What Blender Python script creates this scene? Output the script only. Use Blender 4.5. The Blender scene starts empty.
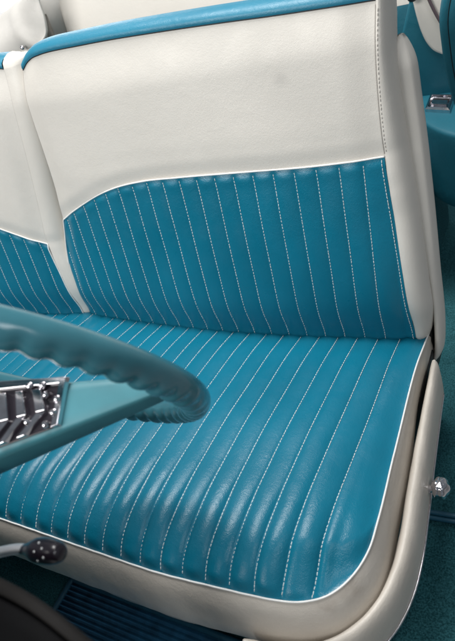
import bpy, math, random
import numpy as np
from mathutils import Vector, Matrix
random.seed(4); rng = np.random.default_rng(4)
scene = bpy.context.scene
C = scene.collection

# ------------------------------------------------------------------ camera
RIGHT = Vector((0.8600, 0.4060, -0.3100)); FWD = Vector((-0.5070, 0.6040, -0.6150)).normalized()
RIGHT = (RIGHT - FWD * RIGHT.dot(FWD)).normalized(); UP = RIGHT.cross(FWD).normalized()
CAM = Vector((0.9416, -0.7102, 0.7519))
cd = bpy.data.cameras.new('camera'); cam = bpy.data.objects.new('camera', cd); C.objects.link(cam)
M3 = Matrix((RIGHT, UP, -FWD)).transposed()
cam.matrix_world = Matrix.Translation(CAM) @ M3.to_4x4()
cd.sensor_fit = 'HORIZONTAL'; cd.sensor_width = 24.0; cd.lens = 600.2 / 455 * 24
cd.clip_start = 0.01; cd.clip_end = 200
cd.dof.use_dof = True; cd.dof.focus_distance = 1.05; cd.dof.aperture_fstop = 7.5
scene.camera = cam

# ------------------------------------------------------------------ world and lamps (soft showroom lamp overhead, plus added lamps)
w = bpy.data.worlds.new('World'); scene.world = w; w.use_nodes = True
bg = w.node_tree.nodes['Background']; bg.inputs[0].default_value = (0.80, 0.90, 1.0, 1); bg.inputs[1].default_value = 0.19

def area(name, loc, target, sx, sy, power, col=(1, 1, 1)):
    l = bpy.data.lights.new(name, 'AREA'); l.shape = 'RECTANGLE'; l.size = sx; l.size_y = sy; l.energy = power; l.color = col
    o = bpy.data.objects.new(name, l); C.objects.link(o); o.location = loc
    o.rotation_euler = (Vector(target) - Vector(loc)).to_track_quat('-Z', 'Y').to_euler(); return o
area('soft_lamp', (-1.0, -3.2, 2.5), (0.2, 0.1, 0.35), 2.4, 1.3, 122, (1.0, 0.985, 0.96))  # added front key, stands in for broad ambient light on the backrests
area('soft_lamp', (0.1, 0.35, 2.9), (0.1, 0.1, 0.0), 1.5, 0.9, 96, (1.0, 0.99, 0.97))
area('soft_lamp', (2.6, -1.3, 2.5), (0.5, -0.3, -0.1), 1.2, 0.6, 15, (0.95, 0.98, 1.0))  # added fill from the door side, brightens the footwell
area('soft_lamp', (-4.6, 4.0, 2.6), (-5.0, 5.0, 0.2), 3.0, 0.4, 230, (1.0, 1.0, 1.0))  # added lamp that only whitens the rear wall

scene.view_settings.view_transform = 'Standard'
try: scene.view_settings.look = 'None'
except Exception: pass
scene.view_settings.exposure = 0.0; scene.view_settings.gamma = 1.0

# ------------------------------------------------------------------ materials
def mat(name):
    m = bpy.data.materials.new(name); m.use_nodes = True
    nt = m.node_tree; return m, nt, nt.nodes['Principled BSDF']
def N(nt, t, **k):
    n = nt.nodes.new(t)
    for a, b in k.items(): setattr(n, a, b)
    return n
def leather(name, col, col2, rough=0.42, grain=420, bump=0.25, var=7.0, stains=None, spec=0.5, wrinkle=.22):
    m, nt, b = mat(name); L = nt.links
    tc = N(nt, 'ShaderNodeTexCoord')
    n1 = N(nt, 'ShaderNodeTexNoise'); n1.inputs['Scale'].default_value = var; n1.inputs['Detail'].default_value = 5
    L.new(tc.outputs['Object'], n1.inputs['Vector'])
    r = N(nt, 'ShaderNodeValToRGB'); r.color_ramp.elements[0].position = .3; r.color_ramp.elements[1].position = .7
    r.color_ramp.elements[0].color = (*col2, 1); r.color_ramp.elements[1].color = (*col, 1)
    L.new(n1.outputs['Fac'], r.inputs['Fac']); out = r.outputs['Color']
    for (p, rad, sc, amt) in (stains or []):
        d = N(nt, 'ShaderNodeVectorMath', operation='DISTANCE'); d.inputs[1].default_value = p
        ns = N(nt, 'ShaderNodeTexNoise'); ns.inputs['Scale'].default_value = 60; L.new(tc.outputs['Object'], ns.inputs['Vector'])
        L.new(tc.outputs['Object'], d.inputs[0])
        ad = N(nt, 'ShaderNodeMath', operation='MULTIPLY_ADD'); L.new(ns.outputs['Fac'], ad.inputs[0]); ad.inputs[1].default_value = rad * .9; L.new(d.outputs['Value'], ad.inputs[2])
        mr = N(nt, 'ShaderNodeMapRange'); mr.interpolation_type = 'SMOOTHSTEP'
        mr.inputs['From Min'].default_value = rad * .5; mr.inputs['From Max'].default_value = rad * 1.6
        mr.inputs['To Min'].default_value = amt; mr.inputs['To Max'].default_value = 0
        L.new(ad.outputs[0], mr.inputs['Value'])
        mx = N(nt, 'ShaderNodeMixRGB'); mx.inputs[2].default_value = (*sc, 1); L.new(mr.outputs[0], mx.inputs[0]); L.new(out, mx.inputs[1]); out = mx.outputs[0]
    L.new(out, b.inputs['Base Color'])
    n2 = N(nt, 'ShaderNodeTexNoise'); n2.inputs['Scale'].default_value = 26; n2.inputs['Detail'].default_value = 6; L.new(tc.outputs['Object'], n2.inputs['Vector'])
    mr = N(nt, 'ShaderNodeMapRange'); mr.inputs['From Min'].default_value = .3; mr.inputs['From Max'].default_value = .7
    mr.inputs['To Min'].default_value = rough - .06; mr.inputs['To Max'].default_value = rough + .08
    L.new(n2.outputs['Fac'], mr.inputs['Value']); L.new(mr.outputs[0], b.inputs['Roughness'])
    v = N(nt, 'ShaderNodeTexVoronoi', feature='DISTANCE_TO_EDGE'); v.inputs['Scale'].default_value = grain; L.new(tc.outputs['Object'], v.inputs['Vector'])
    n3 = N(nt, 'ShaderNodeTexNoise'); n3.inputs['Scale'].default_value = grain * .6; n3.inputs['Detail'].default_value = 4; L.new(tc.outputs['Object'], n3.inputs['Vector'])
    ma = N(nt, 'ShaderNodeMath', operation='MULTIPLY_ADD'); L.new(v.outputs['Distance'], ma.inputs[0]); ma.inputs[1].default_value = .9; L.new(n3.outputs['Fac'], ma.inputs[2])
    bp = N(nt, 'ShaderNodeBump'); bp.inputs['Strength'].default_value = bump; bp.inputs['Distance'].default_value = .0012
    L.new(ma.outputs[0], bp.inputs['Height'])
    n4 = N(nt, 'ShaderNodeTexNoise'); n4.inputs['Scale'].default_value = 38; n4.inputs['Detail'].default_value = 4; n4.inputs['Distortion'].default_value = .6; L.new(tc.outputs['Object'], n4.inputs['Vector'])
    b2 = N(nt, 'ShaderNodeBump'); b2.inputs['Strength'].default_value = wrinkle; b2.inputs['Distance'].default_value = .004
    L.new(n4.outputs['Fac'], b2.inputs['Height']); L.new(bp.outputs[0], b2.inputs['Normal']); L.new(b2.outputs[0], b.inputs['Normal'])
    b.inputs['Specular IOR Level'].default_value = spec
    return m
def plain(name, col, rough=.5, metal=0., spec=.5, coat=0., nscale=0, namt=.0, bump=0.):
    m, nt, b = mat(name); L = nt.links
    b.inputs['Base Color'].default_value = (*col, 1); b.inputs['Roughness'].default_value = rough
    b.inputs['Metallic'].default_value = metal; b.inputs['Specular IOR Level'].default_value = spec; b.inputs['Coat Weight'].default_value = coat
    if nscale:
        tc = N(nt, 'ShaderNodeTexCoord'); n = N(nt, 'ShaderNodeTexNoise'); n.inputs['Scale'].default_value = nscale; n.inputs['Detail'].default_value = 5
        L.new(tc.outputs['Object'], n.inputs['Vector'])
        r = N(nt, 'ShaderNodeValToRGB'); r.color_ramp.elements[0].position = .3; r.color_ramp.elements[1].position = .7
        r.color_ramp.elements[0].color = (*[c * (1 - namt) for c in col], 1); r.color_ramp.elements[1].color = (*[min(1, c * (1 + namt)) for c in col], 1)
        L.new(n.outputs['Fac'], r.inputs['Fac']); L.new(r.outputs[0], b.inputs['Base Color'])
        if bump:
            bp = N(nt, 'ShaderNodeBump'); bp.inputs['Strength'].default_value = bump; bp.inputs['Distance'].default_value = .002
            L.new(n.outputs['Fac'], bp.inputs['Height']); L.new(bp.outputs[0], b.inputs['Normal'])
    return m
TEAL = (0.004, 0.168, 0.264)
M_teal = leather('teal_leather', TEAL, (0.003, 0.143, 0.226), .33, 430, .24, spec=.42, wrinkle=.15)
M_tealrear = leather('teal_vinyl', (0.010, 0.135, 0.19), (0.008, 0.115, 0.165), .5, 500, .3)
M_band = leather('light_teal_leather', (0.02, 0.20, 0.31), (0.016, 0.18, 0.28), .42, 430, .25)
M_cream = leather('cream_leather', (0.69, 0.655, 0.60), (0.65, 0.615, 0.56), .48, 560, .18, 5.0,
                  wrinkle=.10, stains=[((0.545, 0.085, 0.445), .016, (0.45, .43, .40), .45)])
M_box = leather('worn_cream_leather', (0.59, 0.545, 0.485), (0.51, 0.465, 0.41), .42, 420, .25, 9.0,
                stains=[((0.728, -.430, 0.0), .03, (0.2, .15, .11), .5), ((0.70, -.462, 0.0), .022, (0.2, .14, .1), .6), ((0.54, -.50, -.04), .05, (0.35, .3, .25), .35)])
M_pipe = plain('white_piping', (0.80, 0.80, 0.78), .4, nscale=60, namt=.08)
M_thread = plain('white_thread', (0.70, 0.74, 0.74), .8, nscale=120, namt=.15)
M_tan = plain('grey_thread', (0.40, 0.37, 0.34), .8)
M_dark = plain('black_plastic', (0.010, 0.010, 0.012), .5, nscale=30, namt=.3)
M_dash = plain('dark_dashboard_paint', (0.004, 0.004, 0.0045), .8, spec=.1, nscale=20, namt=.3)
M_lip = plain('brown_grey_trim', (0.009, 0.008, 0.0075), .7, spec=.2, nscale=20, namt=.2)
M_chrome = plain('chrome', (0.70, 0.68, 0.71), .10, 1.0, nscale=90, namt=.12)
M_wheel = plain('teal_wheel_plastic', (0.046, 0.180, 0.226), .22, coat=.25, nscale=25, namt=.10)
M_spoke = plain('satin_teal_plastic', (0.050, 0.200, 0.240), .45, nscale=25, namt=.10)
M_wall = plain('white_wall_paint', (0.85, 0.85, 0.85), .8, nscale=3, namt=.03)
M_ground = plain('grey_concrete', (0.25, 0.25, 0.25), .6, nscale=5, namt=.15)
M_glint = plain('glint_metal', (0.8, 0.8, 0.8), .45, 1.0)  # for the lamp reflections modelled on the lever knob
M_rod = plain('brushed_steel', (0.85, 0.84, 0.86), .5, 1.0)
M_knob = plain('dark_plum_plastic', (0.016, 0.012, 0.018), .28, coat=.3)
M_mauve = plain('mauve_grey_plastic', (0.10, 0.075, 0.085), .35)
M_boot = leather('grey_cream_vinyl', (0.62, 0.60, 0.565), (0.56, 0.54, 0.505), .55, 420, .2, 14.0)
M_fold_shadow = plain('fold_shadow_vinyl', (0.30, 0.27, 0.24), .6, nscale=30, namt=.2)  # shadow colour of the fold beside the boot cover
M_enamel = plain('cream_enamel', (0.55, 0.52, 0.44), .3)
M_mat = plain('blue_rubber', (0.018, 0.105, 0.20), .6, spec=.3, nscale=40, namt=.35)
M_strip = plain('blue_binding', (0.012, 0.085, 0.14), .5, nscale=40, namt=.15)
M_shaded_boxing = plain('shaded_cream_boxing', (0.06, 0.052, 0.046), .8, nscale=60, namt=.3)  # rear cushion boxing: cream with its shade put into the colour

def carpet():
    m, nt, b = mat('teal_carpet'); L = nt.links
    tc = N(nt, 'ShaderNodeTexCoord'); n = N(nt, 'ShaderNodeTexNoise'); n.inputs['Scale'].default_value = 330; n.inputs['Detail'].default_value = 3
    L.new(tc.outputs['Object'], n.inputs['Vector'])
    n2 = N(nt, 'ShaderNodeTexNoise'); n2.inputs['Scale'].default_value = 9; L.new(tc.outputs['Object'], n2.inputs['Vector'])
    r = N(nt, 'ShaderNodeValToRGB'); r.color_ramp.elements[0].position = .32; r.color_ramp.elements[1].position = .72
    r.color_ramp.elements[0].color = (0.012, 0.072, 0.084, 1); r.color_ramp.elements[1].color = (0.055, 0.215, 0.250, 1)
    L.new(n.outputs['Fac'], r.inputs['Fac'])
    mx = N(nt, 'ShaderNodeMixRGB', blend_type='MULTIPLY'); mx.inputs[0].default_value = .5; L.new(r.outputs[0], mx.inputs[1]); L.new(n2.outputs['Fac'], mx.inputs[2])
    L.new(mx.outputs[0], b.inputs['Base Color']); b.inputs['Roughness'].default_value = .95; b.inputs['Specular IOR Level'].default_value = .1
    bp = N(nt, 'ShaderNodeBump'); bp.inputs['Strength'].default_value = .8; bp.inputs['Distance'].default_value = .004
    L.new(n.outputs['Fac'], bp.inputs['Height']); L.new(bp.outputs[0], b.inputs['Normal'])
    return m
M_carpet = carpet()

# ------------------------------------------------------------------ mesh helpers
def link(name, verts, faces, m, parent=None, smooth=True):
    me = bpy.data.meshes.new(name); me.from_pydata([tuple(map(float, v)) for v in verts], [], [tuple(int(i) for i in f) for f in faces]); me.update()
    if smooth: me.polygons.foreach_set('use_smooth', [True] * len(me.polygons))
    me.materials.append(m); o = bpy.data.objects.new(name, me); C.objects.link(o)
    if parent: o.parent = parent
    return o
def grid_faces(nr, nc, base=0, wrap=False):
    f = []
    for r in range(nr - 1):
        for c in range(nc if wrap else nc - 1):
            c2 = (c + 1) % nc
            f.append((base + r * nc + c, base + r * nc + c2, base + (r + 1) * nc + c2, base + (r + 1) * nc + c))
    return f
def grid(name, P, m, parent=None, flip=False, smooth=True):
    P = np.asarray(P); nr, nc = P.shape[:2]; f = grid_faces(nr, nc)
    if flip: f = [t[::-1] for t in f]
    return link(name, P.reshape(-1, 3), f, m, parent, smooth)
def tube_geo(path, rad, n=10, closed=False, cap=True):
    path = np.asarray(path, float); k = len(path); rad = np.broadcast_to(np.asarray(rad, float), (k,))
    if closed: T = np.roll(path, -1, 0) - np.roll(path, 1, 0)
    else: T = np.gradient(path, axis=0)
    T /= np.linalg.norm(T, axis=1)[:, None] + 1e-12
    ref = np.array([0.13, 0.21, 0.97]); V = []; prev = None
    for i in range(k):
        a = ref if prev is None else prev
        e = a - T[i] * (a @ T[i]); nrm = np.linalg.norm(e)
        if nrm < 1e-4: e = np.cross(T[i], [1, 0, 0]); nrm = np.linalg.norm(e)
        e /= nrm; prev = e; b = np.cross(T[i], e)
        for j in range(n):
            t = 2 * math.pi * j / n; V.append(path[i] + rad[i] * (math.cos(t) * e + math.sin(t) * b))
    F = grid_faces(k, n, 0, True)
    if closed: F += [((k - 1) * n + j, (k - 1) * n + (j + 1) % n, (j + 1) % n, j) for j in range(n)]
    elif cap: F += [tuple(range(n))[::-1], tuple(range((k - 1) * n, k * n))]
    return V, F
def tube(name, path, rad, m, parent=None, n=10, closed=False):
    V, F = tube_geo(path, rad, n, closed); return link(name, V, F, m, parent)
def merge(parts):
    V = []; F = []
    for v, f in parts:
        b = len(V); V += [tuple(q) for q in v]; F += [tuple(b + i for i in t) for t in f]
    return V, F
def sphere_geo(c, r, nu=20, nv=12, sq=(1, 1, 1), bump=None):
    V = []; 
    for i in range(nv + 1):
        th = math.pi * i / nv
        for j in range(nu):
            ph = 2 * math.pi * j / nu; rr = r * (bump(th, ph) if bump else 1)
            V.append((c[0] + rr * sq[0] * math.sin(th) * math.cos(ph), c[1] + rr * sq[1] * math.sin(th) * math.sin(ph), c[2] + rr * sq[2] * math.cos(th)))
    return V, grid_faces(nv + 1, nu, 0, True)
def hexa(cs):   # eight corners: bottom four, top four
    return list(cs), [(0, 3, 2, 1), (4, 5, 6, 7), (0, 1, 5, 4), (1, 2, 6, 5), (2, 3, 7, 6), (3, 0, 4, 7)]
def box_geo(a, b):
    x0, y0, z0 = a; x1, y1, z1 = b
    return hexa([(x0, y0, z0), (x1, y0, z0), (x1, y1, z0), (x0, y1, z0), (x0, y0, z1), (x1, y0, z1), (x1, y1, z1), (x0, y1, z1)])
def bevel(o, w=.004, s=3):
    md = o.modifiers.new('bevel', 'BEVEL'); md.width = w; md.segments = s; md.limit_method = 'ANGLE'; return o
def solid(o, t, off=-1):
    md = o.modifiers.new('solid', 'SOLIDIFY'); md.thickness = t; md.offset = off; return o
def smooth1(xs, ys):
    xs = np.asarray(xs, float); ys = np.asarray(ys, float); g = np.gradient(ys, xs)
    def f(x):
        x = np.asarray(x, float); xc = np.clip(x, xs[0], xs[-1]); i = np.clip(np.searchsorted(xs, xc) - 1, 0, len(xs) - 2)
        h = xs[i + 1] - xs[i]; t = (xc - xs[i]) / h
        return (2*t**3-3*t**2+1)*ys[i] + (t**3-2*t**2+t)*h*g[i] + (-2*t**3+3*t**2)*ys[i+1] + (t**3-t**2)*h*g[i+1]
    return f
def curve3(pts, n):
    pts = np.asarray(pts, float); d = np.r_[0, np.cumsum(np.linalg.norm(np.diff(pts, axis=0), axis=1))]
    fs = [smooth1(d, pts[:, k]) for k in range(3)]; t = np.linspace(0, d[-1], n); return np.stack([f(t) for f in fs], 1)
def sstep(x, a, b):
    t = np.clip((np.asarray(x, float) - a) / (b - a), 0, 1); return t * t * (3 - 2 * t)
def wav(x, y, seed=0):
    r = np.random.default_rng(seed); s = 0
    for k in range(10):
        fx, fy = r.normal(size=2) * 38; s = s + np.sin(fx * x + fy * y + r.uniform(0, 6.28))
    return s / 4.5
def stitches(name, lines, m, parent, pitch=.0056, ln=.0044, hw=.0006, hh=.0005, lift=.0003):
    V = []; F = []
    for P, Nn in lines:
        P = np.asarray(P); d = np.r_[0, np.cumsum(np.linalg.norm(np.diff(P, axis=0), axis=1))]
        tq = np.arange(pitch * .5, d[-1] - ln, pitch)
        for t in tq:
            t = t + random.uniform(-.0005, .0005); ll = ln * random.uniform(.82, 1.12)
            q = [np.array([np.interp(t + o, d, P[:, k]) for k in range(3)]) for o in (0, ll)]
            i = min(int(np.searchsorted(d, t)), len(P) - 1); n = Nn[i]
            ax = q[1] - q[0]; ax /= np.linalg.norm(ax) + 1e-9; sd = np.cross(n, ax); sd /= np.linalg.norm(sd) + 1e-9
            b = len(V); tilt = sd * random.uniform(-.00025, .00025)
            for s, h, tl in ((0, .0, -1), (.22, 1, -.6), (.78, 1, .6), (1, 0, 1)):
                c = q[0] + (q[1] - q[0]) * s + n * (lift * (h * 1.3 - .5)) + tilt * tl; w_ = hw * (.7 + .3 * h)
                V += [c - sd * w_ - n * hh, c - sd * w_ * .6 + n * hh, c + sd * w_ * .6 + n * hh, c + sd * w_ - n * hh]
            F += [(b, b+1, b+2, b+3), (b+15, b+14, b+13, b+12)]
            for k in range(3):
                for j in range(4):
                    j2 = (j + 1) % 4; F.append((b+4*k+j, b+4*k+4+j, b+4*k+4+j2, b+4*k+j2))
    return link(name, V, F, m, parent)
def norms(P):
    P = np.asarray(P); a = np.gradient(P, axis=1); b = np.gradient(P, axis=0); n = np.cross(a, b); n /= np.linalg.norm(n, axis=2)[..., None] + 1e-12; return n

def thing(name, label, cat, loc, group=None):
    o = bpy.data.objects.new(name, None); C.objects.link(o); o.location = loc; o.empty_display_size = .05
    o['label'] = label; o['category'] = cat
    if group: o['group'] = group
    bpy.context.view_layer.update(); return o
def tag(o, label, cat, group=None):
    o['label'] = label; o['category'] = cat
    if group: o['group'] = group
    return o
def structure(o): o['kind'] = 'structure'; return o
def adopt(o, parent):      # keep world placement when the parent Empty is not at the origin
    o.parent = parent; o.matrix_parent_inverse = Matrix.Translation(-Vector(parent.location)) if parent.type == 'EMPTY' else Matrix.Identity(4); return o
D = 0.036; UO = 0.0238

# ------------------------------------------------------------------ setting
FZ = -0.34
structure(link('showroom_floor', [(-30, -30, -.75), (30, -30, -.75), (30, 30, -.75), (-30, 30, -.75)], [(0, 1, 2, 3)], M_ground))
v, f = box_geo((-14, 5.0, -.749), (8, 5.2, 5.0)); tag(link('showroom_wall', v, f, M_wall, smooth=False), 'bright white wall far behind the car', 'wall')
xs = np.linspace(-.85, .98, 60); ys = np.linspace(-1.15, 1.3, 70)
XX, YY = np.meshgrid(xs, ys)
structure(solid(grid('carpet', np.stack([XX, YY, FZ + .004 * wav(XX * .3, YY * .3, 3)], 2), M_carpet), .03))

# ------------------------------------------------------------------ front bench seat
seat = thing('bench_seat', 'teal and cream front bench seat with pleated split backrests', 'car seat', (0, -.2, FZ))

# ---- cushion
fy = lambda s: .202 - .012 * sstep(s, .42, .64)
yfs = lambda s: -.28 - fy(s) * np.maximum(0, 1 - (np.clip((s - .54) / .19, 0, 1)) ** 3.6) ** (1 / 3.6)
xr = smooth1([-.5, -.42, -.335, -.29, -.24, -.13, -.03, .1], [.7275, .7275, .727, .7245, .7205, .7150, .7125, .712])
Bz = smooth1([-.12, -.05, 0, .05, .1, .2, .3, .36, .41, .44, .462, .475, .483], [-.03, -.012, -.002, .010, .019, .034, .045, .048, .045, .038, .028, .017, .005])
def pleat(u, off, dep, puff, left=-9):
    q = (u - off) / D; k = np.round(q); dist = np.abs(q - k) * D
    return -dep * np.exp(-(dist / .0032)) + puff * (1 - (2 * (np.abs(np.abs(q - k) - .5)) ) ** 2) * 0 + puff * (np.clip(dist / (D / 2), 0, 1) * (2 - np.clip(dist / (D / 2), 0, 1)))
def cush(s, y):
    s = np.asarray(s, float); y = np.asarray(y, float)
    x = s + (xr(y) - .730) * sstep(s, .45, .73)
    a_ = np.clip((s - .54) / .19, 0, 1); b_ = np.clip((-y - .28) / fy(s), 0, 1)
    rr = np.clip(b_ / np.maximum(.06, (1 - a_ ** 3.6)) ** (1 / 3.6), 0, 1)
    rho = rr; ka = sstep(a_, .62, 1.0); rr = rr * (1 - ka) + b_ * ka
    wf = np.where(y > -.28, -y, .280 + .203 * rr)
    z = Bz(wf)
    dr = xr(y) - x
    cfade = 1 - sstep(rr, .72, 1.0)
    z = z - (.030 * (1 - sstep(dr, -.01, .12)) + .006 * (1 - sstep(dr, 0, .03))) * (.15 + .85 * cfade) * (.25 + .75 * sstep(-y, 0, .22))
    we = sstep(rho, .62, 1.0) * sstep(b_, 0, .25) * sstep(a_, .3, .8); z = z * (1 - we) + (.001 + .007 * (1 - sstep(b_, 0, .9))) * we
    roll = sstep(wf, .30, .44)
    pl = pleat(x, UO, .0016 + .0020 * roll, .0022 + .0042 * roll)
    kz = 1 - sstep(x, 18.15 * D + UO, 18.6 * D + UO); pl = pl * kz + .0022 * (1 - kz)
    fade = sstep(wf, .483, .470)
    wr = .0022 * wav(x * 1.1, y * .8, 7) * roll * fade + .0012 * wav(x * .5, y * .5, 9)
    edge = sstep(dr, -.002, .02)
    n = np.stack([0 * x, -.55 * sstep(wf, .42, .48), 1 - .45 * sstep(wf, .42, .48)], -1)
    h = (pl * (.35 + .65 * fade) + wr) * edge
    return np.stack([x, y, z], -1) + n * h[..., None]
s_cols = np.unique(np.round(np.r_[np.linspace(-.76, .05, 150), np.linspace(.05, .66, 330), np.linspace(.66, .73, 60) ** 1, .73 - .07 * np.linspace(0, 1, 60) ** 3], 4))
t_rows = np.unique(np.r_[np.linspace(0, .6, 50), np.linspace(.6, 1, 90)])
S, T = np.meshgrid(s_cols, t_rows); Y = .09 + T * (yfs(S) - .09)
Pc = cush(S, Y)
box_parent = grid('cushion', Pc, M_teal, None); adopt(box_parent, seat)
# boundary (front edge from the left, round the corner, along the right side to the rear)
front = np.vstack([Pc[-1][:-31:3], Pc[-1][-31:-1]]); sidey = np.linspace(-.277, .07, 60); side = cush(np.full(60, .73), sidey)
bnd = np.vstack([front, side])
def resample(P, n):
    d = np.r_[0, np.cumsum(np.linalg.norm(np.diff(P, axis=0), axis=1))]; t = np.linspace(0, d[-1], n)
    return np.stack([np.interp(t, d, P[:, k]) for k in range(3)], 1)
bnd = resample(bnd, 900)
for _ in range(30): bnd[1:-1] = (bnd[:-2] + 2 * bnd[1:-1] + bnd[2:]) / 4
bnd = resample(bnd, 560)
tg = np.gradient(bnd, axis=0); tg[:, 2] = 0
for _ in range(6): tg[1:-1] = (tg[:-2] + tg[1:-1] + tg[2:]) / 3
tg /= np.linalg.norm(tg, axis=1)[:, None]; outw = np.stack([tg[:, 1], -tg[:, 0], 0 * tg[:, 0]], 1)
adopt(tube('piping', bnd + outw * .001 + np.array([0, 0, .0006]), .0014, M_pipe, None, 8), box_parent)
frontness = sstep(bnd[:, 1], -.30, -.45)
rows = []
for (o, dz) in ((0.0005, 0), (.006, -.008), (.012, -.022), (.017, -.04), (.021, -.062), (.023, -.085), (.020, -.100), (.010, -.108), (-.04, -.112)):
    rearf = .30 + .70 * sstep(-bnd[:, 1] + 1.0 * (bnd[:, 0] < .5), .02, .24)
    oo = o * (.55 + .6 * frontness) * rearf
    wob = .0015 * wav(bnd[:, 0] * .8 + 9 * dz, bnd[:, 1] * .8, 12) * (o > .004)
    rows.append(bnd + outw * (oo + wob)[:, None] + np.array([0, 0, 1]) * (dz * (.85 + .15 * frontness) * (.45 + .55 * rearf))[:, None])
adopt(grid('boxing', np.array(rows), M_box, None, flip=True), box_parent)
# white stitching down every channel
Ls = []
for k in range(-20, 19):
    x0 = k * D + UO
    s0 = x0; yy = np.linspace(.05, float(yfs(np.array(s0))) + .002, 110)
    for _ in range(4): s_ = x0 - (xr(yy) - .730) * sstep(np.full(110, s0), .45, .73)
    P0 = cush(s_, yy); P1 = cush(s_ + .0001, yy)
    tn = np.gradient(P0, axis=0); n_ = np.cross(np.array([1., 0, 0])[None], -tn); n_ /= np.linalg.norm(n_, axis=1)[:, None]
    n_ = np.where(n_[:, 2:3] < 0, -n_, n_); Ls.append((P0 + n_ * .0006, n_))
adopt(stitches('stitching', Ls, M_thread, None), box_parent)

# ---- seat base under the cushion
v, f = box_geo((-.74, -.40, FZ + .006), (.70, .12, -.10)); adopt(bevel(link('seat_base', v, f, M_carpet, None, False), .02), seat)

# ---- side shell that wraps the cushion's outer corner
ctr = curve3([(.7290, .004, -.034), (.7325, -.04, -.031), (.7360, -.09, -.030), (.7410, -.167, -.030), (.7475, -.25, -.030), (.7525, -.32, -.032), (.752, -.365, -.034), (.742, -.415, -.036), (.719, -.458, -.036), (.691, -.485, -.036), (.655, -.502, -.037), (.615, -.511, -.038), (.588, -.514, -.038)], 140)
tg = np.gradient(ctr, axis=0); tg[:, 2] = 0; tg /= np.linalg.norm(tg, axis=1)[:, None]; ow = np.stack([-tg[:, 1], tg[:, 0], 0 * tg[:, 0]], 1)
if ow[0][0] < 0: ow = -ow
tt = np.linspace(0, 1, 140); wid = (.74 + .26 * sstep(tt, 0, .45)) * (1 - .16 * sstep(tt, .5, .75))
endr = np.sqrt(np.clip(1 - np.clip((.014 - tt) / .014, 0, 1) ** 2, 0.55, 1)) * np.sqrt(np.clip(1 - np.clip((tt - .985) / .015, 0, 1) ** 2, .35, 1))
prof = [(-.010, -.075), (-.0095, -.03), (-.0085, -.014), (-.004, -.003), (.002, .001), (.0065, -.002), (.0105, -.008), (.0135, -.019), (.0152, -.036), (.016, -.056), (.016, -.076), (.013, -.082), (.000, -.082)]
rows = [ctr + ow * (o * wid * endr)[:, None] + np.array([0, 0, 1]) * (z * (.25 + .75 * endr))[:, None] + np.array([0, 0, 1]) * (.0008 * wav(ctr[:, 0] * 2, ctr[:, 1] * 2 + o * 9, 21))[:, None] for o, z in prof]
V = np.array(rows); nr, nc = V.shape[:2]; F = [t[::-1] for t in grid_faces(nr, nc)]
F += [tuple(r * nc for r in range(nr)), tuple(r * nc + nc - 1 for r in range(nr))[::-1]]
side_trim = adopt(link('side_shell', V.reshape(-1, 3), F, M_box, None), seat); side_trim['label'] = 'cream vinyl side shell with a chrome lower edge'
cs = ctr + ow * (.0170 * wid * endr)[:, None] + np.array([0, 0, 1]) * (-.070 * (.25 + .75 * endr))[:, None]
adopt(tube('chrome_strip', cs[4:-2], .0016, M_chrome, None, 8), side_trim)
# ---- chrome recliner knob on a short shaft
k0 = np.array([.756, -.216, -.082]); k1 = np.array([.777, -.213, -.076])
kn = adopt(tube('recliner_knob', np.array([k0 - (k1 - k0) * .6, k0, k0 + (k1 - k0) * .5, k1]), [.007, .007, .0055, .005], M_chrome, None, 14), seat)
adopt(link('grip', *sphere_geo(k1, .0165, 40, 20, (.8, 1, 1), lambda th, ph: 1 + .07 * math.cos(6 * ph) * math.sin(th) ** 2 - .10 * math.cos(th) ** 8 + .03 * math.cos(9 * th)), M_chrome, None), kn)

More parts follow.
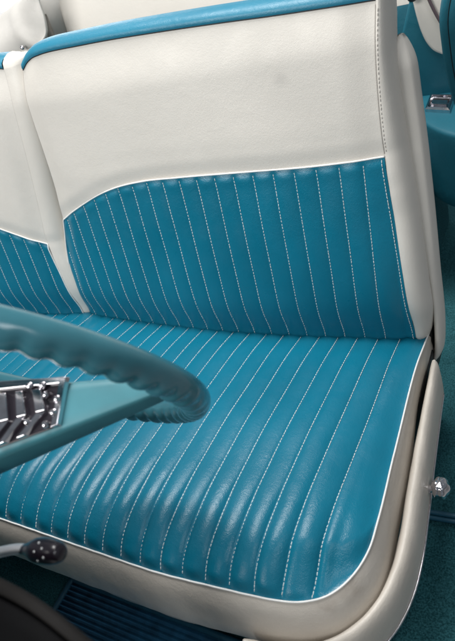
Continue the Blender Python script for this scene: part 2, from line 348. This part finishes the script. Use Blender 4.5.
# ---- backrests
A = math.radians(12.6); sa, ca = math.sin(A), math.cos(A)
def plane_pt(u, v, b):            # b = forward of the backrest plane
    u = np.asarray(u, float); v = np.asarray(v, float); b = np.asarray(b, float)
    return np.stack(np.broadcast_arrays(u, v * sa - b * ca, v * ca + b * sa), -1)
def make_backrest(name, UL, UR, vt, vtop, u0, u1, mid, label, side='R', xbol=.028, edge_u=None, mirror_lines=True, seed=0):
    """insert between UL(v)..UR(v), top of insert vt(u); u0,u1 = insert limits at its top edge"""
    half = (u1 - u0) / 2 + .03
    vL, vR = float(vt(u0)), float(vt(u1))
    def uv(s, v):
        ut = u0 + s * (u1 - u0)
        return ut + (UL(v) - float(UL(vL))) * np.clip(1 - s / .22, 0, 1) ** 1.5 + (UR(v) - float(UR(vR))) * np.clip((s - .78) / .22, 0, 1) ** 1.5
    def bul(u, v, ins):
        cu = (u - mid) / half
        cr = (.024 * (1 - cu ** 2) - .006) * (1 - .45 * sstep(v, .18, .5))
        rollb = -.018 * np.exp(-(np.maximum(v, 0) / .045) ** 2) + np.minimum(v, 0) * .9
        tp = -.010 * sstep(v, .47, .56)
        el = np.clip(u - UL(v), 0, 1); er = np.clip(UR(v) - u, 0, 1)
        ed = -.010 * (1 - sstep(el, 0, .05)) - .006 * (1 - sstep(er, 0, .05))
        h = cr + rollb + tp + ed
        if ins:
            dt = np.clip(vt(u) - v, 0, 1)
            h = h + pleat(u, 0, .0014, .0022) * sstep(dt, 0, .012) * sstep(el, 0, .006) + .0007 * np.exp(-(((dt) - .012) / .010) ** 2) + .0008 * wav(u * .6, v * .6, seed + 3)
        else:
            dt = np.clip(v - vt(u), 0, 1)
            h = h + .003 * sstep(dt, 0, .03) + .0011 * wav(u * .45, v * .45, seed + 5) + .0007 * wav(u * .15, v * 1.4, seed + 8) * (1 - sstep(dt, .0, .09)) + .0008 * wav(u * 1.5, v * .2, seed + 9) * sstep(v, .49, .54)
        return h
    n_ch = int((u1 - u0) / D * 15)
    s = np.linspace(0, 1, n_ch); Sg, Rg = np.meshgrid(s, np.linspace(0, 1, 90))
    vtop_s = vt(u0 + s * (u1 - u0)); vb = -.045
    V_ = vb + Rg * (vtop_s[None] - vb); U_ = uv(Sg, V_); Pi = plane_pt(U_, V_, bul(U_, V_, True))
    s2 = np.linspace(0, 1, 120); Sg2, Rg2 = np.meshgrid(s2, np.linspace(0, 1, 50))
    lo = vt(u0 + s2 * (u1 - u0)); hi = vtop(s2)
    V2 = lo[None] + Rg2 * (hi - lo)[None]; U2 = uv(Sg2, V2); Pf = plane_pt(U2, V2, bul(U2, V2, False))
    body = adopt(grid(name, Pf, M_cream, None), seat)
    if label: body['label'] = label
    adopt(grid('pleated_insert', Pi, M_teal, None), body)
    # piping round the insert: left edge up, then along its top
    lft = np.vstack([Pi[8:-1, 0], Pi[-1]]) if side == 'R' else np.vstack([Pi[-1], Pi[8:-1, -1][::-1]])
    lft = resample(lft, 260); lft = lft + np.array([0, -ca, sa]) * .0008
    adopt(tube('piping', lft, .0014, M_pipe, None, 8), body)
    # stitches
    Ls = []
    for k in range(int(math.floor(u0 / D)) - 2, int(math.floor(u1 / D)) + (1 if side == 'R' else 3)):
        u = k * D; vv = np.linspace(-.04, .36, 120)
        ok = (vv < vt(np.full(120, u)) - .001) & (u > UL(vv) + .006) & (u < UR(vv) - .010)
        if u < u0 : ok &= vv < vL
        if u > u1 : ok &= vv < vR
        vv = vv[ok]
        if len(vv) < 6: continue
        P0 = plane_pt(np.full(len(vv), u), vv, bul(np.full(len(vv), u), vv, True)); Nn = np.tile([0, -ca, sa], (len(vv), 1))
        tn = np.gradient(P0, axis=0); Nn = np.cross(np.array([1., 0, 0])[None], tn); Nn /= np.linalg.norm(Nn, axis=1)[:, None]; Nn = np.where(Nn[:, 1:2] > 0, -Nn, Nn)
        Ls.append((P0 + Nn * .0006, Nn))
    if side == 'R':
        vv = np.linspace(-.02, vR - .004, 120); uu = UR(vv) - .0045; P0 = plane_pt(uu, vv, bul(uu, vv, True) + .0006); Ls.append((P0, np.tile([0, -ca, sa], (120, 1))))
    adopt(stitches('stitching', Ls, M_thread, None), body)
    # band of teal over the top edge
    e = np.array([0, 0])
    def top_row(dv, db):
        vv = hi + dv; uu = uv(s2, hi) ; return plane_pt(uu, vv, bul(uu, hi, False) + db)
    band_rows = [top_row(a, b) for a, b in ((.0006, .0006), (.004, .0022), (.010, .0006), (.016, -.006), (.0205, -.016), (.023, -.030), (.022, -.050), (.014, -.072), (-.01, -.085))]
    adopt(grid('top_band', np.array(band_rows), M_band, None), body)
    sm = top_row(.0002, .0006); adopt(tube('seam', sm, .0009, M_dark, None, 6), body)
    # outer side walls
    def wall(edge_s, sg, prof, m, nm):
        vv = np.linspace(-.045, float(vtop(edge_s)), 90); uu = np.array([float(uv(np.array(edge_s), x)) for x in vv]); b0 = bul(uu, vv, False)
        b1 = np.where(vv < (vL if edge_s == 0 else vR), bul(uu, vv, True), b0)
        tp = np.sqrt(np.clip((vv + .046) / .10, 0, 1))
        ws = 1 - .62 * sstep(vv, .24, .56) if (side == 'R' and sg > 0) else 1
        rows = [plane_pt(uu + sg * o * tp * ws, vv + .010 * min(1, max(0, -bk) / .04) * (vv > vv[-1] - .02), np.minimum(b1, b0 + .001) + bk) for o, bk in prof]
        # close over the top
        return adopt(grid(nm, np.array(rows), m, None, flip=(sg > 0)), body), rows
    thin = [(0.0003, 0), (.003, -.004), (.005, -.012), (.006, -.03), (.005, -.06), (0, -.10), (-.02, -.12)]
    bol = [(0.0003, .0), (.004, .0015), (.010, .001), (.017, -.003), (.0225, -.010), (.0265, -.020), (.0285, -.032), (.0285, -.048), (.026, -.060), (.016, -.085), (-.01, -.12)]
    if side == 'R':
        wall(0, -1, thin, M_cream, 'side_panel'); _, rw = wall(1, 1, bol, M_cream, 'side_bolster')
    else:
        wall(0, -1, thin, M_cream, 'side_panel'); _, rw = wall(1, 1, [(o * xbol / .028, b) for o, b in [(0.0002, .0001), (.004, .0004), (.010, 0.0)] + bol[3:]], M_cream, 'side_bolster')
    # cap on top of the bolster
    capr = [np.array([r[-1] for r in rw])]
    for a, b in ((.010, -.002), (.018, -.010), (.024, -.022), (.026, -.036), (.022, -.055)):
        q = capr[0] * 1.0; q = q + np.array([0, a * sa - b * ca, a * ca + b * sa]) * np.linspace(1, .15, len(q))[:, None]; capr.append(q)
    adopt(grid('bolster_cap', np.array(capr), M_cream, None), body)
    # rear cover
    Vb, Rb = np.meshgrid(np.linspace(0, 1, 20), np.linspace(0, 1, 20))
    ub = u0 - .01 + Vb * (u1 - u0 + .004); vb2 = -.045 + Rb * .59
    adopt(grid('rear_cover', plane_pt(ub, vb2, -.085 - .02 * np.sin(math.pi * Vb)), M_cream, None, flip=True), body)
    if side == 'R':       # decorative grey stitches along the bolster seam
        vv = np.linspace(vR + .004, float(vtop(1)) - .004, 150); uu = np.array([float(uv(np.array(1.), x)) for x in vv]) + .0035
        P0 = plane_pt(uu, vv, bul(uu - .0035, vv, False) + .0019); adopt(stitches('seam_stitching', [(P0, np.tile([0, -ca, sa], (150, 1)))], M_tan, None, .0060, .0036, .00045), body)
        P0 = P0 + np.array([-.0035, .0008, 0]); adopt(tube('bolster_seam', P0, .0005, M_tan, None, 6), body)
    return body
UL = smooth1([-.06, 0, .05, .1, .17, .24, .30, .39, .45, .497, .53, .56], [-.082, -.079, -.074, -.062, -.042, -.0165, -.003, .003, .004, .008, .016, .030])
UR = smooth1([-.06, 0, .1, .2, .325, .45, .53, .6], [.696, .698, .692, .686, .679, .680, .685, .689])
vtD = smooth1([-.12, -.0165, .03, .07, .12, .171, .245, .32, .44, .577, .68, .75], [.18, .240, .262, .278, .2955, .309, .319, .3215, .322, .3215, .324, .326])
vtopD = smooth1([0, .02, .06, .12, .3, .6, .85, 1.0], [.536, .544, .551, .555, .555, .546, .535, .529])
drv = make_backrest('backrest', UL, UR, vtD, vtopD, -.0165, .679, .33, 'cream and teal backrest beside the open side of the car', 'R', seed=1)
ULp = smooth1([-.06, .6], [-.80, -.74]); URp = smooth1([-.06, .03, .1, .186, .25, .4, .5, .56], [-.080, -.079, -.082, -.087, -.076, -.048, -.034, -.034])
vtP = smooth1([-.9, -.5, -.42, -.35, -.28, -.21, -.15, -.087, 0], [.322, .32, .312, .293, .266, .235, .211, .186, .16])
vtopP = smooth1([0, .4, .8, .93, .98, 1.0], [.53, .556, .556, .553, .549, .545])
psg = make_backrest('backrest', ULp, URp, vtP, vtopP, -.765, -.087, -.43, 'cream and teal backrest on the far side of the seat gap', 'L', xbol=.046, seed=2)

# ---- cream shell on the outer side of the driver's backrest
vv = np.linspace(-.072, .475, 90); 
uo = smooth1([-.08, -.04, 0, .1, .23, .385, .455, .48], [.7285, .733, .7345, .731, .7265, .7175, .7105, .704])(vv)
er = np.sqrt(np.clip(1 - np.clip((vv - .43) / .0455, 0, 1) ** 2, 0.0, 1)) * (.55 + .45 * np.sqrt(np.clip(1 - np.clip((-.045 - vv) / .03, 0, 1) ** 2, 0, 1)))
rows = []
for o, b in ((-.0135, -.105), (-.0140, -.062), (-.0125, -.050), (-.0085, -.045), (-.004, -.048), (-.001, -.058), (0, -.075), (-.002, -.092), (-.008, -.105), (-.03, -.112)):
    o = o - (.018 * sstep(vv, .06, .30) if o < -.008 else 0)
    rows.append(plane_pt(.700 + (uo + o - .700) * er - (1 - er) * .004, vv, -.090 + (b + .08) * (.5 + .5 * er) * np.where(vv > .2, .35 + .65 * er, 1)))
V = np.array(rows); nr, nc = V.shape[:2]; F = [t[::-1] for t in grid_faces(nr, nc)] + [tuple(r * nc for r in range(nr)), tuple(r * nc + nc - 1 for r in range(nr))[::-1]]
adopt(link('backrest_shell', V.reshape(-1, 3), F, M_cream, None), seat)
# black block added to darken the trim gap, then the hinge itself
v, f = box_geo((.660, -.13, -.15), (.7185, .05, -.055)); adopt(bevel(link('gap_filler', v, f, M_dark, None, False), .004), seat)
v, f = box_geo((.700, .055, -.13), (.7165, .12, .04)); adopt(bevel(link('hinge', v, f, M_dark, None, False), .006), seat)

# ------------------------------------------------------------------ steering wheel
wc = np.array([.446, -.465, .415]); wn = np.array([-.044, .888, .458]); wn /= np.linalg.norm(wn)
e1 = np.array([.999, .049, 0.]); e1 -= wn * (e1 @ wn); e1 /= np.linalg.norm(e1); e2 = np.cross(e1, wn)
if e2[2] < 0: e2 = -e2
WR = .1933
wheel = thing('steering_wheel', 'teal plastic steering wheel with finger grips and chrome hub trim', 'steering wheel', tuple(wc - wn * .10))
nA, nB = 900, 22; V = []
for i in range(nA):
    t = 2 * math.pi * i / nA; rd = math.cos(t) * e1 + math.sin(t) * e2
    sc = .5 + .5 * math.cos(54 * t)
    for j in range(nB):
        ph = 2 * math.pi * j / nB; d = math.cos(ph) * rd + math.sin(ph) * wn
        back = max(0, -math.sin(ph)) ** 1.6
        r = .0154 + .0020 * back - .0028 * back * (sc ** 1.4)
        V.append(wc + WR * rd + r * d)
F = grid_faces(nA, nB, 0, True) + [((nA - 1) * nB + j, (nA - 1) * nB + (j + 1) % nB, (j + 1) % nB, j) for j in range(nB)]
adopt(link('rim', V, F, M_wheel, None), wheel)
Hc = wc - .085 * wn
def spoke_pts(sgn, t, w_, f_, b_, nn=20):
    a0 = math.radians(-8) if sgn > 0 else math.radians(188)
    Aa = wc + (WR - .004) * (math.cos(a0) * e1 + math.sin(a0) * e2)
    Q = Aa + (Hc - Aa) * t; out = []
    for j in range(nn):   # rounded-rectangle section in the (e2, wn) plane
        a = 2 * math.pi * j / nn; c, s = math.cos(a), math.sin(a)
        cx = math.copysign(abs(c) ** .35, c); sx = math.copysign(abs(s) ** .35, s)
        out.append(Q + e2 * w_ * cx + wn * (f_ * sx if sx > 0 else b_ * sx))
    return out
for sgn in (1, -1):
    V = []; ts = np.linspace(0, 1.02, 26)
    for t in ts: V += spoke_pts(sgn, t, .011 + .013 * t, .007 + .050 * t ** .9, .005 + .022 * t)
    F = grid_faces(26, 20, 0, True) + [tuple(range(20))[::-1], tuple(range(25 * 20, 26 * 20))]
    sp = adopt(link('spoke', V, F, M_spoke, None), wheel)
    # chrome cover on the hub end of the spoke, with chevron ridges
    a0 = math.radians(-8) if sgn > 0 else math.radians(188)
    Aa = wc + (WR - .004) * (math.cos(a0) * e1 + math.sin(a0) * e2); axd = (Hc - Aa)
    def cp(t, n_, up):   # n_ in -1..1 across the lit upper face
        Q = Aa + axd * t; fr = .007 + .050 * t ** .9; bk = .005 + .022 * t; ww = .011 + .013 * t
        off = (fr * n_ if n_ > 0 else bk * n_)
        return Q + e2 * (ww + up) + wn * off
    parts = []
    def slab(q4, lo, hi):      # four (t, n) corners on the upper face, from height lo to hi
        return hexa([cp(t, n_, lo) for t, n_ in q4] + [cp(t + .004 * (1 if t < .75 else -1), n_ * .985, hi) for t, n_ in q4])
    parts.append(slab([(.52, 1.03), (.50, -.60), (1.06, -.60), (1.06, 1.03)], .0004, .0016))
    parts.append(slab([(.515, 1.06), (.495, -.62), (.525, -.62), (.545, 1.06)], .0004, .0058))
    for k in range(5):         # chevron bars
        t0 = .575 + .095 * k
        parts.append(slab([(t0, .20), (t0 + .075, -.56), (t0 + .115, -.56), (t0 + .045, .20)], .0012, .0062 + .0008 * (k % 2)))
        parts.append(slab([(t0, .22), (t0 + .045, .22), (t0 + .10, .80), (t0 + .055, .80)], .0012, .0068))
    parts.append(slab([(.53, .90), (.53, 1.06), (1.06, 1.06), (1.06, .90)], .0004, .0054))
    for t, n_ in ((.535, .1), (.535, .45), (.56, -.35), (.60, .62), (.63, .86), (.70, .88), (.66, .05)):
        parts.append(sphere_geo(cp(t, n_, .0052), .0036, 14, 9))
    V, F = merge(parts)
    ch = adopt(bevel(link('chrome_trim', V, F, M_chrome, None, False), .0012, 3), sp)
    ch.data.materials.append(M_knob)
    for pf in ch.data.polygons[:6]: pf.material_index = 1
    q4 = ((.86, .45), (.86, .84), (1.04, .84), (1.04, .30))
    adopt(bevel(link('enamel_inset', *slab(q4, .002, .0078), M_enamel, None, False), .001), sp)
def lathe(axis_o, ax, prof, n=40):
    ax = np.asarray(ax) / np.linalg.norm(ax); a = np.cross(ax, [.3, .1, .9]); a /= np.linalg.norm(a); b = np.cross(ax, a); V = []
    for h, r in prof:
        for j in range(n):
            t = 2 * math.pi * j / n; V.append(axis_o + ax * h + r * (math.cos(t) * a + math.sin(t) * b))
    return V, grid_faces(len(prof), n, 0, True) + [tuple(range(n))[::-1], tuple(range((len(prof) - 1) * n, len(prof) * n))]
hub = adopt(link('hub', *lathe(Hc, wn, [(-.05, .016), (-.02, .020), (.015, .021), (.026, .019), (.030, .012), (.031, .002)]), M_wheel, None), wheel)
adopt(link('horn_cap', *lathe(Hc + wn * .0305, wn, [(0, .016), (.006, .014), (.009, .010), (.010, .002)]), M_chrome, None), hub)
# column behind the hub and the lever on it
colm = tag(link('steering_column', *lathe(Hc - wn * .051, -wn, [(0, .015), (.02, .018), (.10, .024), (.45, .026)]), M_wheel), 'teal steering column tube below the wheel hub', 'steering column')
lever = thing('column_lever', 'blurred chrome lever with a dark rounded knob beside the seat front', 'lever', (.455, -.62, .318))
lp = curve3([(.452, -.622, .312), (.497, -.610, .327), (.530, -.603, .338), (.552, -.6015, .3435)], 24)
adopt(tube('rod', lp, np.linspace(.0052, .0044, 24), M_rod, None, 14), lever)
kp = curve3([(.532, -.6028, .3382), (.545, -.6018, .342), (.556, -.601, .345), (.567, -.600, .348), (.578, -.5995, .351), (.587, -.599, .3535)], 26)
tk = np.linspace(0, 1, 26)
kb = adopt(tube('knob', kp, .0046 + .0064 * sstep(tk, .05, .5) * np.sqrt(np.clip(1 - np.clip((tk - .6) / .41, 0, 1) ** 2, .0, 1)), M_knob, None, 22), lever)
for a, h in ((.15, .62), (-.55, .66), (.55, .80), (-.15, .78), (.85, .64)):  # small bright spheres stand in for lamp reflections on the knob
    i = int(h * 25); c = kp[i]; axk = kp[-1] - kp[0]; axk /= np.linalg.norm(axk)
    u_ = np.array(CAM) - c; u_ -= axk * (u_ @ axk); u_ /= np.linalg.norm(u_); w_ = np.cross(axk, u_); d = math.cos(a) * u_ + math.sin(a) * w_
    adopt(link('glint', *sphere_geo(c + d * (.0046 + .0064 * float(sstep(tk[i], .05, .5)) * math.sqrt(max(0, 1 - max(0, (tk[i] - .6) / .41) ** 2)) - .0004), 0.0012, 12, 8), M_glint, None), kb)

# ------------------------------------------------------------------ dashboard corner (near, lower left)
def ray(px, py, dist):
    v = Vector(((px - 227.5) / 600.2, -(py - 320.5) / 600.2, -1.0)); return np.array(CAM + M3 @ v * dist)
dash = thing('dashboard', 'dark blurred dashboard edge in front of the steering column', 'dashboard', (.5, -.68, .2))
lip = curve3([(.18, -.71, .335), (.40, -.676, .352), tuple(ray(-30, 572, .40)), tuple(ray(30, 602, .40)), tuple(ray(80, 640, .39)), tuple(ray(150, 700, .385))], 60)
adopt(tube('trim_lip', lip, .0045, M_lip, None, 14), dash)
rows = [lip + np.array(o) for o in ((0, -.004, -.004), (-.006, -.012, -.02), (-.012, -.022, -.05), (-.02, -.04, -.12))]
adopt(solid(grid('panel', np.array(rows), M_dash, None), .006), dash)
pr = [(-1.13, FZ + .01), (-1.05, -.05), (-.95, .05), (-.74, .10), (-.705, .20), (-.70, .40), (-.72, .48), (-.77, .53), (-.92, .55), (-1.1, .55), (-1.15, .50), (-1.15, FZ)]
adopt(grid('unseen_dash', np.array([[(x, y, z) for x in np.linspace(-.78, .34, 24)] for y, z in pr]), M_dash, None), dash)  # unseen dash body, added to keep front light off the seat front

# ------------------------------------------------------------------ ribbed heel mat, carpet binding
x0, x1, y0, y1 = .052, .62, -.80, -.452
ribs = []; nx, ny = 3, 400
ysr = np.linspace(y0, y1, ny); zz = FZ + .016 + .004 * (np.abs(((ysr - y0) / .0105) % 1 - .5) * 2) ** .5
hm = tag(solid(grid('heel_mat', np.stack([np.stack([np.full(ny, x), ysr, zz], 1) for x in (x0, (x0 + x1) / 2, x1)]), M_mat, None, flip=True), .008), 'ribbed dark blue rubber heel mat on the carpet under the seat front', 'floor mat')
fr = resample(np.array([(x0, y0, FZ + .018), (x0, y1, FZ + .018), (x1, y1, FZ + .018)]), 80)
tube('raised_edge', fr, .0065, M_strip, hm, 8)
bs = [tube_geo(np.array([(.55, -.128 + o, FZ + .016), (.70, -.121 + o, FZ + .0165), (.80, -.115 + o, FZ + .016), (.95, -.108 + o, FZ + .016)]), r, 8) for o, r in ((0, .0055), (-.011, .0045))]
tag(link('carpet_binding', *merge(bs), M_strip), 'two blue binding cords across the teal carpet beside the seat', 'binding strip')

# ------------------------------------------------------------------ rear seat
rear = thing('bench_seat', 'cream and teal rear bench seat behind the front backrests', 'car seat', (0, .8, FZ))
rx = np.linspace(-.545, .62, 90); rv = np.linspace(0, 1, 40); RX, RV = np.meshgrid(rx, rv)
rz = smooth1([-.53, -.50, -.46, -.40, -.2, 0, .3, .6], [.455, .49, .512, .519, .52, .52, .52, .52])
ybul = lambda x, v: .80 + .05 * v - .03 * np.sin(math.pi * np.clip(v, 0, 1)) * (1 - .7 * sstep(np.abs(x + .52), .06, 0)) + .03 * (1 - sstep(x, -.53, -.48))
ins = adopt(grid('backrest', np.stack([RX, ybul(RX, .55 + .45 * RV), .30 + (rz(RX) - .30) * RV], 2), M_cream, None), rear)
adopt(grid('lower_insert', np.stack([RX, ybul(RX, .55 * RV), 0 + .30 * RV], 2), M_tealrear, None), ins)
tr = [np.stack([rx, ybul(rx, 1.0) + a, rz(rx) + b], 1) for a, b in ((-.001, 0), (-.003, .010), (.004, .022), (.02, .030), (.05, .028), (.08, .01), (.09, -.3))]
adopt(grid('top_band', np.array(tr), M_band, None), ins)
cu_t = grid('seat_cushion', np.array([[(x, y, z) for x in np.linspace(-.6, .60, 30)] for y, z in ((.86, .0), (.7, .03), (.58, .03), (.53, .02), (.51, .0))]), M_tealrear, None, flip=True); adopt(cu_t, rear)
adopt(grid('boxing', np.array([[(x, y, z) for x in np.linspace(-.6, .60, 30)] for y, z in ((.51, .0), (.498, -.05), (.50, -.12), (.51, -.17), (.54, -.20))]), M_shaded_boxing, None, flip=True), cu_t)
v, f = box_geo((-.6, .56, FZ + .006), (.585, .84, -.02)); adopt(link('seat_base', v, f, M_carpet, None, False), rear)

# cream cover folded over the far rear corner
bt = thing('top_boot', 'cream vinyl boot cover with a snap button over the far rear corner', 'vinyl cover', (-.66, .8, .2))
def onyp(px, py, y):
    v = M3 @ Vector(((px - 227.5) / 600.2, -(py - 320.5) / 600.2, -1.0)); t = (y - CAM.y) / v.y; return np.array(CAM + v * t)
edge_r = curve3([onyp(33, -30, .76), onyp(40, 4, .74), onyp(45, 20, .73), onyp(46.5, 33, .725), onyp(41, 42, .72), onyp(30, 49.5, .72), onyp(18, 54, .72)], 40)
edge_l = curve3([onyp(50, -20, .80), onyp(24, -2, .80), onyp(0, 15, .80), onyp(-25, 32, .79), onyp(-42, 50, .77), onyp(-40, 70, .75)], 40)
G = np.array([edge_l + (edge_r - edge_l) * t + np.array([.01, -.026, .012]) * math.sin(math.pi * t) + np.array([0, .0006, .0006]) * wav(t * .35, np.linspace(0, .25, 40), 31)[:, None] + np.array([0, -.006, .003]) * np.exp(-((np.linspace(0, 1, 40) - .25 - .5 * t) / .07) ** 2)[:, None] for t in np.linspace(0, 1, 36)])
cov = adopt(solid(grid('cover', G, M_boot, None), .006), bt)
adopt(tube('hem', edge_r + np.array([0, -.003, 0]), .0035, M_boot, None, 8), cov)
sb = onyp(22, 47.5, .700); adopt(link('snap_button', *lathe(sb, (0.3, -.8, .5), [(-.004, .0065), (.001, .006), (.003, .004), (.0035, .001)], 20), M_chrome, None), cov)
G = np.array([[onyp(26, -20, .83), onyp(30, 20, .83), onyp(34, 60, .82)], [onyp(47, -20, .835), onyp(49, 20, .83), onyp(52, 60, .825)], [onyp(66, -20, .86), onyp(70, 20, .86), onyp(72, 60, .855)]])
adopt(solid(grid('side_flap', G, M_boot, None), .004), bt)
G = np.array([[onyp(46, 14, .775), onyp(48, 30, .77), onyp(49, 50, .77)], [onyp(47, 15, .79), onyp(53, 30, .79), onyp(60, 50, .79)]])
fold_shadow = adopt(solid(grid('fold_shadow', G, M_fold_shadow, None), .004), bt)  # dark sheet stands in for the triangular shadow at the fold

# ------------------------------------------------------------------ rear quarter trim on the open side
qp = thing('quarter_panel', 'teal rear quarter trim panel with a cream curved insert', 'trim panel', (.6, .7, FZ))
def poly(name, pts, y, thick, m, parent, lean=0.0):
    P = [onyp(a, b, y) for a, b in pts]; o = link(name, P, [tuple(range(len(P)))], m, None, False); 
    md = o.modifiers.new('solid', 'SOLIDIFY'); md.thickness = thick; md.offset = 0
    return adopt(bevel(o, .006, 3), parent)
def arc(pts, n): 
    P = curve3([(a, b, 0) for a, b in pts], n); return [(a, b) for a, b, _ in P]
pan = poly('panel', [(408, -40)] + arc([(409.5, 2), (406, 18), (402, 36), (400, 60), (403, 90), (405, 130)], 20) + [(480, 150), (500, -30)], .70, .02, M_tealrear, qp)
poly('curved_insert', [(405, -40)] + arc([(413, 2), (417, 18), (421.5, 32), (427, 43), (434, 50.5), (442, 54)], 24) + [(470, 57), (485, -30)], .684, .012, M_cream, qp)
tube_p = np.array([onyp(a, b, .672) for a, b in arc([(424, -14), (430, 2), (437, 16), (445, 30), (452, 44)], 20)])
adopt(tube('dark_moulding', tube_p, .0034, M_mauve, None, 8), qp)
v, f = lathe(onyp(412, -3.5, .66), (0, -1, .2), [(-.01, .010), (.0, .011), (.006, .008), (.008, .002)], 20); adopt(link('latch', v, f, M_dark, None), qp)

az = .124
def onzp(px, py, z):
    v = M3 @ Vector(((px - 227.5) / 600.2, -(py - 320.5) / 600.2, -1.0)); t = (z - CAM.z) / v.z; return np.array(CAM + v * t)
outl = np.vstack([[onzp(413, 92, az)], curve3([onzp(407, 104, az), onzp(411, 113, az), onzp(421, 121, az), onzp(436, 130, az), onzp(458, 137, az), onzp(490, 146, az)], 30), [onzp(500, 110, az)], [onzp(470, 84, az)]])
cen = outl.mean(0); rows = []
for sc_, dz in ((0.0, .002), (.6, .002), (.9, 0), (.97, -.006), (1.0, -.018), (1.0, -.06), (.985, -.11), (.96, -.15), (.90, -.175), (.80, -.185)):
    rows.append(cen + (outl - cen) * np.array([sc_, sc_, 1]) + np.array([0, 0, dz]))
rows = np.array(rows); nr, nc = rows.shape[:2]
arm = adopt(link('armrest', rows.reshape(-1, 3), grid_faces(nr, nc, 0, True), M_tealrear, None), qp)
a = [onzp(425.5, 113, az), onzp(450, 114.5, az), onzp(455.5, 98.5, az), onzp(431, 98, az)]
ac = sum(a) / 4
def inset(k, z): return [ac + (p - ac) * k + np.array([0, 0, z]) for p in a]
V = []; 
for k, z in ((1.0, .001), (1.0, .010), (.80, .012), (.76, .006), (.72, .005)): V += inset(k, z)
ag = [(V, grid_faces(5, 4, 0, True) + [(16, 17, 18, 19)])]
V = inset(.62, .006)
lid = [V[0] + (V[3] - V[0]) * .1, V[1] + (V[2] - V[1]) * .1, V[1] + (V[2] - V[1]) * .55, V[0] + (V[3] - V[0]) * .55]
slot = [V[0] + (V[3] - V[0]) * .66, V[1] + (V[2] - V[1]) * .66, V[1] + (V[2] - V[1]) * .98, V[0] + (V[3] - V[0]) * .98]
ag.append(hexa(lid + [p + np.array([0, 0, .007]) for p in lid])); ag.append(hexa(slot + [p + np.array([0, 0, .001]) for p in slot]))
ash = adopt(bevel(link('ashtray', *merge(ag), M_chrome, None, False), .0012, 2), arm)
ash.data.materials.append(M_dark)
for pf in ash.data.polygons[-6:]: pf.material_index = 1

# upholstered door-side pad at the very edge of the view
pad = thing('side_pad', 'teal padded side upholstery with a vertical seam at the right edge', 'upholstery', (.70, .4, 0))
ed = curve3([onyp(447, -20, .40), onyp(440, 0, .40), onyp(437.5, 18, .40), onyp(439.5, 45, .40), onyp(445, 78, .40), onyp(452, 104, .40), onyp(458, 118, .40)], 50)
rows = [ed + np.array(o) for o in ((.004, .05, 0), (.0, .02, 0), (.002, .006, 0), (.008, -.004, 0), (.016, -.008, 0), (.0185, -.0065, 0), (.021, -.009, 0), (.035, -.012, 0), (.07, -.01, 0), (.12, 0, 0))]
adopt(grid('cover', np.array(rows), M_tealrear, None, flip=True), pad)
sp = ed + np.array([.0185, -.0075, 0]); adopt(tube('seam', sp, .0007, M_dark, None, 6), pad)
